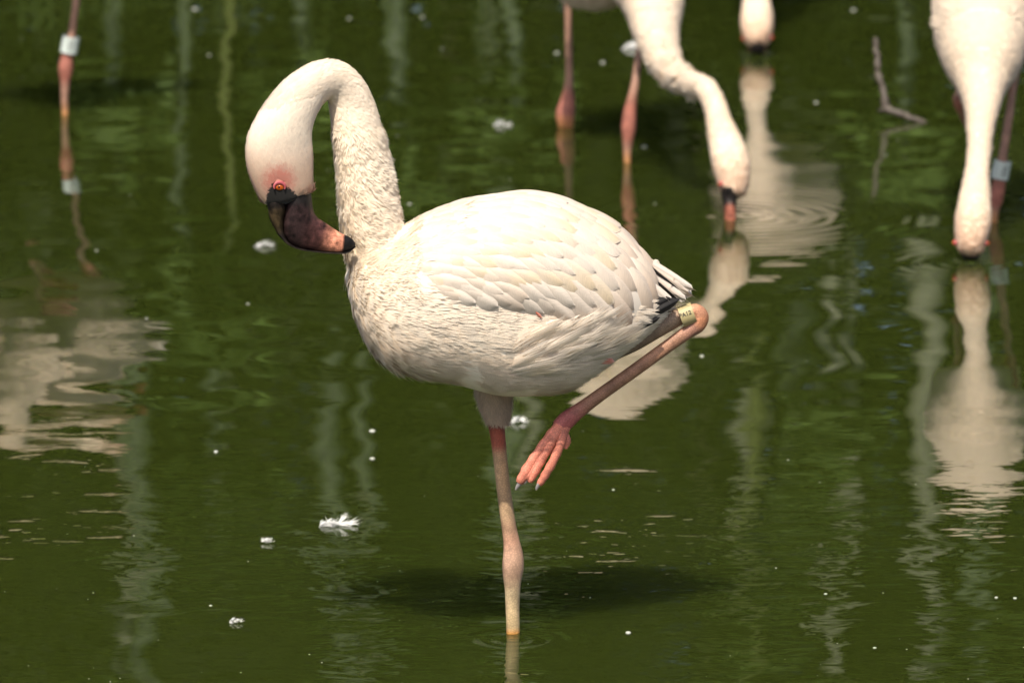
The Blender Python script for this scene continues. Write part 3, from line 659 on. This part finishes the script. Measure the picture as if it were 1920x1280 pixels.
# ------------------------------------------------------------------ the other birds
POSE = None
def other_bird(label, hip, yaw, tilt, sc, neck, legs, seed, head_axis, bill=None, eyes=None, bandspec=None, side=None, n_cards=16000, voxel=.006):
    r_ = np.random.default_rng(seed)
    base = np.array(legs[0][-1][:3]); root = thing('flamingo', tuple(base), label, 'flamingo')
    c0 = (tP[0] + tP[-1]) / 2; c0[1] = 0
    Q = Matrix.Rotation(yaw, 3, 'Z') @ Matrix.Rotation(tilt, 3, 'Y'); Q = np.array(Q)
    tr = lambda X: (np.asarray(X) - c0) @ Q.T * sc + np.asarray(hip)
    P2 = tr(tP); mb = MB(); 
    sidev = Q @ np.array([0, 1, 0])
    mb.loft(P2, tA * sc, tB * sc, side=sidev, tan=Q @ np.array([1, 0, 0]), seg=32, power=.92)
    nk = spline(neck, 70); mb.loft(nk[:, :3], nk[:, 3], nk[:, 3] * .95, side=sidev if side is None else side, seg=24)
    v, nn, f, tri = remesh(mb, voxel, 6)
    hd = nk[-1, :3]
    def colr(P_, tipc):
        c = np.tile([.79, .675, .54] if tipc else [.72, .585, .43], (len(P_), 1))
        d = np.linalg.norm(P_ - hd[None], axis=1); c = mixc(c, (.64, .44, .31), sm(d, .085, .03) * .75)
        return c
    bd = mesh_obj('body', v, f, M_body, root, col=colr(v, False))
    P_, N_ = scatter(v, nn, tri, n_cards, r_)
    bp = np.vstack([nk[::3, :3], P2[::3]]); bt = np.vstack([-unit(np.gradient(nk[:, :3], axis=0))[::3], np.tile(Q @ np.array([1, 0, -.1]), (len(P2[::3]), 1))]); br = np.concatenate([nk[::3, 3] * .8, tA[::3] * sc])
    D_ = flow(P_, bp, bt, br); D_ = unit(D_ + r_.normal(0, .2, D_.shape))
    dn = np.min(np.linalg.norm(P_[:, None] - nk[None, 10::4, :3], axis=2) - nk[None, 10::4, 3], axis=1); nkk = dn < .006
    hl = np.linalg.norm(P_ - hd[None], axis=1) < .09
    sz = np.where(hl, .009, np.where(nkk, .014, .034)) * r_.uniform(.8, 1.25, len(P_)); kp = r_.random(len(P_)) < np.where(nkk | hl, 1, .45)
    P_, N_, D_, sz, hl, nkk = [a[kp] for a in (P_, N_, D_, sz, hl, nkk)]
    ty = hl | nkk; lf_ = np.where(hl, .07, np.where(nkk, .10, .035)) * r_.uniform(.4, 1.5, len(P_)); c1, c2 = colr(P_, False), np.clip(colr(P_, True) * r_.uniform(.95, 1.04, (len(P_), 1)), 0, .86)
    V, F, C, U, NO = join([tufts(P_[k], N_[k], D_[k], sz[k], sz[k] * .55, lf_[k], c1[k], c2[k], nb_, r_, .8, .12, sink=sk_) for k, nb_, sk_ in ((ty, 4, .1), (~ty, 6, .035))])
    mesh_obj('plumage', V, F, M_down, bd, col=C, uv=U, kind='stuff', nrm=NO)
    # black wing tips and short tail
    for sy in (-1, 1):
        for k_ in range(3):
            a = tr(at(1170, 560 + 14 * k_) + np.array([0, sy * (.03 + .012 * k_), 0])); b_ = tr(at(1285 - 8 * k_, 560 + 12 * k_) + np.array([0, sy * .015, 0]))
            put(BLACK, 'wing_tip_feather', bd, a, b_ - a, Q @ np.array([0, sy, .2]), np.linalg.norm(b_ - a), .02, 0)
        for k_ in range(3):
            a = tr(at(1190, 490) + np.array([0, sy * .012 * k_, 0])); b_ = tr(at(1300, 552) + np.array([0, sy * .016 * k_, 0]))
            put(TAILM[k_ % 2], 'tail_feather', bd, a, b_ - a, Q @ np.array([.3, sy * .2, 1]), np.linalg.norm(b_ - a), .014, 0)
    for lg in legs:
        s_ = spline(lg, 60); mb = MB(); z = s_[:, 2]; h_ = np.linspace(0, 1, 60)
        cc = np.tile([.36, .20, .14], (60, 1)); bulb = sm(s_[:, 3], .0072, .0105); cc = mixc(cc, (.38, .14, .10), bulb)
        cc = mixc(cc, (.55, .25, .08), sm(z, .03, .0) * .8)
        mb.loft(s_[:, :3], s_[:, 3], s_[:, 3], seg=16, col=cc, side=(0, 1, 0.01)); lo = mb.build('leg', M_skin, root)
        if lg[-1][2] < -.1:
            tt = flat_toes(np.array(lg[-1][:3]), yaw + math.pi); foot_mesh(tt, [(tt[0], tt[1]), (tt[1], tt[2])], M_skin, lo, [], (.5, .25, .17))
        else:
            tt = flat_toes(np.array(lg[-1][:3]), yaw, ln=.06); foot_mesh(tt, [(tt[0], tt[1])], M_skin, lo, [], (.5, .2, .15))
        if bandspec and lg is legs[0]:
            c_, ax, r0, ln, tx, ts, roll = bandspec; band(lo, c_, ax, r0, ln, M_band, tx, ts, (0, -1, .1), roll=roll)
    if bill is not None:
        s_ = spline(bill, 40); mb = MB(); tcol = np.linspace(0, 1, 40)
        cc = np.tile([.014, .011, .010], (40, 1)); cc = mixc(cc, (.20, .065, .04), sm(tcol, .38, .5)); cc = mixc(cc, (.012, .01, .01), sm(tcol, .86, .9))
        mb.loft(s_[:, :3], s_[:, 3], s_[:, 3] * .8, seg=18, col=cc, side=head_axis); mb.build('bill', M_bill, root)
    for (e, nrm) in (eyes or []):
        e = np.array(e); nrm = unit(nrm); q = Vector(nrm).to_track_quat('Z', 'Y').to_matrix()
        mb = MB(); mb.blob(e, np.array([.006, .005, .003]), M=q); ey = mb.build('eyelid', M_lid, root)
        mb = MB(); mb.blob(e + nrm * .002, np.array([.003, .003, .003]), M=q); mb.build('eye', M_eye, ey)
    return root

def k_at(px, py, Y, rpx):
    p_ = at(px, py, Y); return (*p_, rpx * (p_[1] - CAM[1]) / math.cos(PITCH) / FPX)
def leg_pts(pts): return [k_at(*q) for q in pts]
def to_bed(px, py, Y, r):
    p_ = at(px, py, Y); return (p_[0], p_[1], -.13, r)

# bird with the S-bent neck
YN = onwater(1370, 405)[1]
n2 = [k_at(1195, -75, 3.80, 78), k_at(1222, -5, 3.68, 62), k_at(1230, 55, 3.58, 46), k_at(1240, 100, 3.48, 36), k_at(1262, 139, 3.38, 29), k_at(1294, 157, 3.28, 24.5), k_at(1322, 168, 3.22, 23), k_at(1340, 198, 3.18, 22.5), k_at(1350, 236, 3.15, 27), k_at(1362, 275, 3.13, 35), k_at(1371, 309, 3.11, 38), k_at(1375, 340, 3.10, 33), k_at(1374, 366, 3.09, 25)]
b2 = [k_at(1368, 352, 3.09, 22), k_at(1368, 376, 3.085, 17), k_at(1369, 398, 3.07, 13), (*(onwater(1372, 415) + np.array([0, 0, -.03])), .014), (*(onwater(1385, 405) + np.array([0.01, .03, -.045])), .006)]
l2a = onwater(1062, 238); l2b = onwater(1177, 305)
lg2 = [leg_pts([(1063, -75, l2a[1], 14), (1064, -10, l2a[1], 7.5), (1066, 60, l2a[1], 6.8), (1067, 150, l2a[1], 7.5), (1064, 190, l2a[1], 14), (1060, 215, l2a[1], 18), (1061, 236, l2a[1] , 15)]) + [(l2a[0] + .005, l2a[1] + .02, -.06, .008), (l2a[0], l2a[1] + .03, -.13, .008)],
       leg_pts([(1213, 0, l2b[1] + .1, 14), (1200, 90, l2b[1] + .03, 7.5), (1190, 160, l2b[1], 7.8), (1181, 210, l2b[1], 12), (1179, 240, l2b[1], 13.5), (1177, 268, l2b[1], 9.5), (1176, 300, l2b[1], 7)]) + [(l2b[0], l2b[1], -.06, .007), (l2b[0], l2b[1], -.13, .007)]]
hip2 = at(1160, -85, 3.93); hip2[2] = .368
e2 = k_at(1347, 344, 3.085, 1)[:3]
other_bird('flamingo wading on two reddish legs with an S-bent neck dipping its bill', hip2, R(62), R(-12), 1.04, n2, lg2, 21, (1, .2, 0), b2, [(np.array(e2) + np.array([.004, -.004, 0]), (-.9, -.45, 0)), (np.array(k_at(1400, 338, 3.12, 1)[:3]), (.9, .3, 0))])

# bird facing us with straight neck
yb = onwater(1820, 494)[1]
n4 = [k_at(1842, 30, 3.04, 96), k_at(1842, 85, 2.98, 87), k_at(1842, 124, 2.93, 71), k_at(1841, 163, 2.89, 48), k_at(1841, 205, 2.84, 33.5), k_at(1838, 245, 2.805, 27), k_at(1836, 284, 2.775, 23.5), k_at(1832, 325, 2.74, 24), k_at(1828, 370, 2.70, 31), k_at(1825, 410, 2.68, 37), k_at(1821, 445, 2.665, 33), k_at(1819, 474, 2.655, 24)]
b4 = [k_at(1819, 450, 2.67, 24), k_at(1819, 476, 2.67, 21), (*(onwater(1819, 483) + np.array([0, .01, -.018])), .016), (*(onwater(1819, 470) + np.array([0, .03, -.04])), .013), (*(onwater(1819, 460) + np.array([0, .08, -.055])), .006)]
yl = 3.02
w4 = at(1862, 420, yl)
lg4 = [leg_pts([(1905, 95, yl + .06, 15), (1898, 170, yl + .03, 8), (1890, 230, yl + .01, 8.2), (1880, 295, yl, 8.5), (1873, 345, yl, 12), (1868, 375, yl, 12.5), (1864, 400, yl, 8.5)]) + [(w4[0], yl, -.04, .007), (w4[0], yl, -.13, .007)],
       leg_pts([(1812, 90, yl + .1, 15), (1800, 165, yl + .1, 8), (1797, 188, yl + .1, 11), (1806, 215, yl + .12, 9), (1826, 260, yl + .16, 7), (1840, 320, yl + .2, 7)]) + [(*at(1845, 360, yl + .22)[:2], -.04, .007), (*at(1846, 370, yl + .24)[:2], -.13, .007)]]
hip4 = at(1846, -20, 3.12); hip4[2] = .355
bc = np.array(k_at(1877, 318, yl, 1)[:3])
other_bird('flamingo with neck straight down to the pond and a grey ring on its red leg', hip4, R(86), R(-10), .90, n4, lg4, 31, (1, 0, 0), b4,
           [(np.array(k_at(1791, 455, 2.66, 1)[:3]), (-1, -.25, 0)), (np.array(k_at(1849, 456, 2.66, 1)[:3]), (1, -.25, 0))],
           (bc, at(1890, 268, yl) - at(1870, 368, yl), .0145, .030, 'NA', .0125, .35))

# bird of which the frame shows the head only
y3 = onwater(1418, 103)[1]
n3 = [k_at(1432, -250, y3 + .47, 62), k_at(1428, -190, y3 + .38, 40), k_at(1424, -140, y3 + .31, 26), k_at(1421, -90, y3 + .25, 19), k_at(1420, -45, y3 + .18, 18), k_at(1419, -5, y3 + .10, 24), k_at(1419, 30, y3 + .05, 32), k_at(1419, 58, y3 + .02, 31), k_at(1420, 86, y3 + .01, 22)]
b3 = [k_at(1420, 72, y3 + .012, 22), k_at(1420, 90, y3 + .012, 18), (*(onwater(1420, 100) + np.array([0, .02, -.018])), .014), (*(onwater(1420, 95) + np.array([0, .05, -.045])), .006)]
hip3 = at(1466, -300, y3 + .66); hip3[2] = .39
l3 = at(1412, 40, y3 + .62); l3b = at(1430, 40, y3 + .74)
lg3 = [[(l3[0], l3[1], .30, .013), (l3[0], l3[1], .22, .0075), (l3[0], l3[1] + .01, .10, .007), (l3[0], l3[1], .06, .0105), (l3[0], l3[1], .0, .007), (l3[0], l3[1], -.13, .007)],
       [(l3b[0], l3b[1], .30, .013), (l3b[0], l3b[1], .22, .0075), (l3b[0], l3b[1] + .01, .10, .007), (l3b[0], l3b[1], .06, .0105), (l3b[0], l3b[1], .0, .007), (l3b[0], l3b[1], -.13, .007)]]
other_bird('flamingo shown only by its lowered head, bill under the surface between bubbles', hip3, R(58), R(-5), .95, n3, lg3, 41, (1, 0, 0), b3,
           [(np.array(k_at(1394, 73, y3 + .012, 1)[:3]), (-1, -.3, 0)), (np.array(k_at(1446, 71, y3 + .012, 1)[:3]), (1, -.3, 0))])

# bird of which only the ringed leg and the reflection show
y1 = onwater(122, 215)[1]
lg1 = [leg_pts([(164, -110, y1 + .05, 18), (152, -55, y1 + .02, 8), (143, 0, y1, 6.6), (135, 60, y1, 7), (126, 105, y1, 11), (123, 130, y1, 13.5), (122, 155, y1, 9), (121, 185, y1, 6.6), (122, 213, y1, 6.4)]) + [(onwater(122, 215)[0], y1, -.06, .0065), (onwater(122, 215)[0], y1, -.13, .0065)],
       leg_pts([(90, -100, y1 - .02, 16), (70, -60, y1 - .03, 8), (52, -35, y1 - .05, 10), (60, -60, y1 - .06, 6.5), (74, -110, y1 - .08, 7)])]
hip1 = at(95, -130, y1 + .04); hip1[2] = .43
n1 = [k_at(60, -190, y1 - .10, 66), k_at(20, -255, y1 - .14, 44), k_at(2, -310, y1 - .15, 33), k_at(22, -350, y1 - .13, 27), k_at(70, -357, y1 - .10, 25), k_at(120, -352, y1 - .07, 24), k_at(160, -358, y1 - .05, 29), k_at(192, -361, y1 - .03, 33), k_at(218, -352, y1 - .01, 26)]
b1 = [k_at(210, -352, y1 - .01, 24), k_at(235, -345, y1 + .0, 17), k_at(250, -325, y1 + .01, 13), k_at(252, -305, y1 + .02, 5)]
other_bird('flamingo shown only by one ringed leg and the reflection of its body', hip1, R(26), R(0), .95, n1, lg1, 51, (0, 1, 0), b1, None,
           (np.array(k_at(131, 84, y1, 1)[:3]), at(138, 40, y1) - at(126, 110, y1), .0155, .030, 'Z2A', .011, .15))

# ------------------------------------------------------------------ floating things
def down_feather(px, py, ln_px, ang, seed, label, group=None):
    r_ = np.random.default_rng(seed); c = onwater(px, py); ln = ln_px * (c[1] - CAM[1]) / FPX
    V = []; F = []; Cc = []; U = []
    d0 = np.array([math.cos(ang), math.sin(ang), 0]); k_ = 30
    P_ = np.array([c + d0 * ln * (t_ - .5) + np.array([0, 0, .0015 + .006 * math.sin(3.1 * t_) * r_.random()]) for t_ in r_.random(k_) ** 1.3])
    N_ = unit(np.stack([r_.normal(0, .5, k_), r_.normal(-.25, .5, k_), np.ones(k_)], 1)); th = ang + r_.normal(0, .7, k_)
    D_ = np.stack([np.cos(th), np.sin(th), r_.uniform(0, .35, k_)], 1)
    w3 = np.tile([.82, .82, .80], (k_, 1))
    v, f, cc, u, nn2 = tufts(P_, N_, D_, ln * r_.uniform(.2, .5, k_), ln * r_.uniform(.12, .3, k_), r_.uniform(-.05, .25, k_), w3, w3, 9, r_, .35, .5)
    v[:, 2] = np.maximum(v[:, 2], .0006)
    o = mesh_obj('down_feather', v, f, M_down, None, col=cc, uv=u)
    return tag(o, label, 'feather', group)
for i, (x, y, l_, a, lab) in enumerate([(492, 463, 34, .1, 'white fluffy down feather floating below the black hooked bill'), (940, 236, 30, .0, 'small white down feather floating left of the wading reddish legs'),
        (964, 793, 34, .2, 'white tufted down feather on the water beside the bare upper leg'), (630, 985, 64, .15, 'largest white down feather, a long ragged curl lying on dark water'),
        (1182, 92, 38, .5, 'bright white down feather behind the S-bent neck of the wading bird'), (501, 1018, 22, .1, 'little white down tuft floating near the long ragged curl'),
        (441, 1168, 22, .1, 'tiny white torn down tuft alone on dark smooth water')]):
    down_feather(x, y, l_, a, 100 + i, lab)
SPK = [(698, 808, 15), (698, 860, 16), (405, 847, 14), (1178, 1186, 16), (1130, 118, 14), (1044, 100, 11), (365, 18, 13), (1530, 193, 11), (1600, 20, 14), (1316, 668, 12), (1208, 276, 12), (655, 35, 9), (392, 104, 8), (768, 383, 9), (181, 470, 9), (395, 1135, 9), (1548, 1113, 9), (1150, 918, 9), (465, 570, 8), (275, 597, 7), (792, 33, 9), (1640, 1214, 9), (1868, 1120, 12), (1903, 1121, 10)]
sr = np.random.default_rng(77)
for i in range(100): SPK.append((sr.uniform(0, 1920), 1280 - 1280 * sr.random() ** 1.5, 1.6 + 3.4 * sr.random() ** 2))
mb = MB()
for (x, y, d) in SPK:
    c = onwater(x, y); r_ = d * .5 * (c[1] - CAM[1]) / FPX
    mb.blob(c + np.array([0, 0, r_ * .1]), np.array([r_ * sr.uniform(.6, .95), r_ * sr.uniform(.7, 1.6), r_ * .28]), nu=7, nv=4)
o = mb.build('floating_specks', plain('speck', (.48, .49, .43), .5, scale=500, lo=.5, hi=1.2)); o['kind'] = 'stuff'; tag(o, 'tiny pale specks of down and dust scattered over the pond', 'specks')
m, t, p, out = newmat('bubble'); p.inputs['Transmission Weight'].default_value = 1; p.inputs['Roughness'].default_value = .0; p.inputs['IOR'].default_value = 1.2; p.inputs['Base Color'].default_value = (.9, .95, .92, 1)
for (spots_, lab) in (([(1392, 100, 9), (1398, 108, 11), (1404, 103, 8), (1440, 104, 11), (1447, 100, 8), (1396, 118, 7), (1432, 110, 7)], 'cluster of clear bubbles around the bill of the lowered head'), ([(1790, 488, 9), (1797, 492, 8), (1812, 495, 6), (1821, 497, 7), (1829, 496, 6), (1840, 492, 8), (1848, 490, 6)], 'row of clear bubbles where the straight neck meets the water')):
    mb = MB()
    for (x, y, d) in spots_:
        c = onwater(x, y); r_ = d * .5 * (c[1] - CAM[1]) / FPX; mb.blob(c + np.array([0, 0, r_ * .3]), np.array([r_] * 3), nu=16, nv=10)
    o = mb.build('bubble_cluster', m); o['kind'] = 'stuff'; tag(o, lab, 'bubbles')

# stick poking out of the water
yS = onwater(1722, 229)[1]
pts = [k_at(1641, 72, yS + .06, 4.5), k_at(1645, 105, yS + .05, 5.5), k_at(1648, 140, yS + .04, 6), k_at(1657, 175, yS + .03, 6), k_at(1664, 203, yS + .02, 8), k_at(1690, 214, yS + .01, 6), k_at(1718, 226, yS, 5.5)]
last = at(1800, 240, yS + .02); pts += [(last[0], yS + .02, -.035, .004), (last[0] + .06, yS + .06, -.12, .004)]
s_ = spline(pts, 60); s_[:, :3] += np.random.default_rng(5).normal(0, .0012, (60, 3)); mb = MB(); mb.loft(s_[:, :3], s_[:, 3] * (1 + .15 * np.sin(np.arange(60) * 1.3)), s_[:, 3], seg=10, side=(0, 1, .05))
tw = spline([k_at(1664, 204, yS + .02, 6), k_at(1655, 207, yS + .01, 4), k_at(1648, 207, yS, 2)], 8); mb.loft(tw[:, :3], tw[:, 3], tw[:, 3], seg=8)
tag(mb.build('branch', M_wood), 'bare crooked grey stick rising out of the pond', 'stick')

# ------------------------------------------------------------------ far bank: shrubs, slender stems and trees that the pond mirrors
def leaf_mat(name, c):
    m, t, p, out = newmat(name); oi = N(t, 'ShaderNodeVertexColor', layer_name='Col'); L(t, oi.outputs[0], p.inputs['Base Color']); p.inputs['Roughness'].default_value = .6
    p.inputs['Specular IOR Level'].default_value = .08
    return m
M_leaf = leaf_mat('leaves', None); M_trunk = plain('trunk_bark', (.12, .10, .075), .8, scale=8, lo=.6, hi=1.4); M_culm = plain('grey_culm', (.07, .095, .048), .5, scale=5, lo=.2, hi=1.7); M_culm3 = plain('pale_culm', (.20, .21, .14), .5, scale=6, lo=.2, hi=1.5)
def leaves(cen, rad, n, size, col, seed, shell=.5):
    r_ = np.random.default_rng(seed); d = unit(r_.normal(0, 1, (n, 3))); rr = r_.uniform(shell, 1, n) ** .6
    lump = 1 + .22 * np.sin(d[:, 0] * 5 + seed) * np.sin(d[:, 2] * 6 + seed * 2)
    P_ = np.asarray(cen) + d * np.asarray(rad) * (rr * lump)[:, None]
    N_ = unit(d + r_.normal(0, .7, (n, 3))); D_ = unit(r_.normal(0, 1, (n, 3)) + np.array([0, 0, -.6]))
    D_ = unit(D_ - (D_ * N_).sum(1)[:, None] * N_); B_ = np.cross(N_, D_); s_ = size * r_.uniform(.6, 1.4, n)[:, None]
    V = np.stack([P_ - D_ * s_, P_ + B_ * s_ * .4, P_ + D_ * s_, P_ - B_ * s_ * .4], 1).reshape(-1, 3)
    F = np.arange(n * 4).reshape(-1, 4); C = np.repeat(np.asarray(col)[None] * r_.uniform(.6, 1.5, (n, 1)), 4, 0)
    return V, F, C
br = np.random.default_rng(11)
LOOKS = ['low', 'rounded', 'spreading']
def shrub(x, y, hgt, wid, n, seed, row):
    zb = float(gz(np.array(x), np.array(y))); s = thing('shrub', (x, y, zb), 'dense dark green shrub in the %s row along the far bank' % row, 'shrub', 'shrubs in the %s row of the far bank' % row)
    V, F, C = leaves((x, y, zb + hgt * .5), (wid, wid * .7, hgt * .55), n, .05, (.010, .014, .005), seed, .35)
    mesh_obj('foliage', V, F, M_leaf, s, smooth=False, col=C)
    mb = MB(); mb.loft(np.array([(x, y, zb - .05), (x + .03, y, zb + .4), (x, y + .05, zb + hgt * .7)]), [.04, .03, .015], [.04, .03, .015], seg=8); mb.build('stem', M_trunk, s)
for i in range(18): shrub(-6.8 + .8 * i + br.uniform(-.15, .15), 9.1 + br.uniform(-.2, .25), br.uniform(.8, 1.15), br.uniform(.5, .65), 4200, 300 + i, 'front')
for i in range(14): shrub(-9.1 + 1.4 * i + br.uniform(-.2, .2), 10.9 + br.uniform(-.3, .3), br.uniform(2.3, 3.0), br.uniform(1.0, 1.25), 9000, 330 + i, 'tall back')
for i in range(7):
    x = -8.5 + 2.8 * i + br.uniform(-.5, .5); y = 12.8 + br.uniform(-.6, 1.2); zb = float(gz(np.array(x), np.array(y))); hgt = br.uniform(6, 8)
    s = thing('tree', (x, y, zb), 'broad dark leafy tree behind the shrubs on the far bank', 'tree', 'trees on the far bank')
    mb = MB(); pp = spline([(x, y, zb - .1), (x + .1, y, zb + hgt * .3), (x - .05, y + .1, zb + hgt * .6)], 14); mb.loft(pp, np.linspace(.2, .1, 14), np.linspace(.2, .1, 14), seg=12)
    for k_ in range(5):
        a = br.uniform(0, 6.28); q = pp[6 + k_]; mb.loft(np.array([q, q + np.array([math.cos(a) * .6, math.sin(a) * .6, .6]), q + np.array([math.cos(a) * 1.3, math.sin(a) * 1.3, 1.1])]), [.07, .05, .02], [.07, .05, .02], seg=8)
    mb.build('trunk', M_trunk, s)
    V, F, C = leaves((x, y, zb + hgt * .58), (2.0, 1.7, hgt * .46), 9000, .13, (.011, .015, .005), 400 + i, .3)
    mesh_obj('crown', V, F, M_leaf, s, smooth=False, col=C)
M_culm2 = plain('yellow_culm', (.10, .12, .025), .5, scale=3, lo=.6, hi=1.3)
# short stems stand before the front shrubs, tall ones rise behind them
for i, (px_, y, top, r0, lean, mt) in enumerate([(335, 8.62, 1.10, .020, .02, 0), (205, 8.62, .66, .03, .05, 0), (445, 8.55, 1.22, .013, -.05, 1), (750, 8.62, .78, .035, .0, 0), (955, 8.65, .70, .03, .02, 0), (565, 8.66, .62, .03, 0, 0), (1690, 8.6, .72, .035, .04, 0),
        (395, 10.0, 1.95, .035, .0, 0), (605, 10.0, 2.7, .045, .01, 0), (690, 10.05, 2.6, .03, -.01, 0), (930, 10.0, 2.3, .05, .02, 0), (1385, 10.0, 2.25, .05, .02, 2), (1510, 10.1, 2.1, .06, -.02, 0), (1715, 10.0, 2.6, .045, .03, 2), (1440, 9.9, 2.9, .022, -.02, 1), (240, 10.0, 2.8, .05, .01, 0), (1850, 10.0, 2.5, .05, 0, 0), (1620, 10.05, 2.7, .03, -.02, 2), (660, 10.1, 2.5, .03, .01, 2), (985, 10.0, 2.4, .03, .0, 2), (400, 10.05, 1.9, .025, .02, 2), (1560, 9.95, 1.75, .03, 0, 2), (225, 10.05, 2.6, .03, 0, 2)]):
    x = (px_ - 960) * (y - CAM[1] + .15) / FPX; zb = float(gz(np.array(x), np.array(y))); hh_ = top - zb
    low = y < 9; col_ = ('grey green', 'yellow green', 'pale')[mt]
    s = thing('bamboo', (x, y, zb), ('short %s bamboo shoot standing before the front shrubs' if low else 'tall %s bamboo stem rising behind the front shrubs') % col_, 'bamboo', ('%s bamboo ' + ('before' if low else 'behind') + ' the front shrubs') % col_)
    mb = MB(); zz = np.linspace(0, hh_, 40); r_ = r0 * (1 - .4 * zz / hh_) * (1 + .12 * (np.mod(zz, .32) < .05))
    mb.loft(np.stack([x + lean * zz ** 1.3 + .012 * np.sin(zz * 7 + i), y + .02 * zz, zb - .05 + zz], 1), r_, r_, seg=12); mb.build('stem', (M_culm, M_culm2, M_culm3)[mt], s)
    V, F, C = leaves((x + lean * hh_ ** 1.3, y, zb + hh_), (.16, .16, .14), 90, .06, (.05, .08, .02), 500 + i, .2)
    mesh_obj('leaf_tuft', V, F, M_leaf, s, smooth=False, col=C)
# grass along the water's edge of the far bank
gr = np.random.default_rng(19); n = 14000
x = gr.uniform(-9, 9, n); y = 7.95 + .5 * np.sin(x * .7) + np.abs(gr.normal(0, .55, n)); z = gz(x, y) - .02
hgt = gr.uniform(.12, .34, n); a = gr.uniform(0, 6.283, n); wd = gr.uniform(.005, .011, n); lean = gr.normal(0, .09, (n, 2))
B = np.stack([np.cos(a), np.sin(a), 0 * a], 1) * wd[:, None]; P = np.stack([x, y, z], 1)
mid_ = P + np.stack([lean[:, 0] * .4, lean[:, 1] * .4, hgt * .6], 1); top_ = P + np.stack([lean[:, 0], lean[:, 1], hgt], 1)
V = np.stack([P - B, P + B, mid_ + B * .8, mid_ - B * .8, top_], 1).reshape(-1, 3); k = np.arange(n) * 5
F = [(i, i + 1, i + 2, i + 3) for i in k] + [(i + 3, i + 2, i + 4) for i in k]
C = np.repeat(np.array([[.030, .046, .012]]) * gr.uniform(.5, 1.7, (n, 1)), 5, 0)
o = mesh_obj('grass', V, F, M_leaf, None, smooth=False, col=C, kind='stuff'); tag(o, 'dark green grass fringing the far edge of the pond', 'grass')
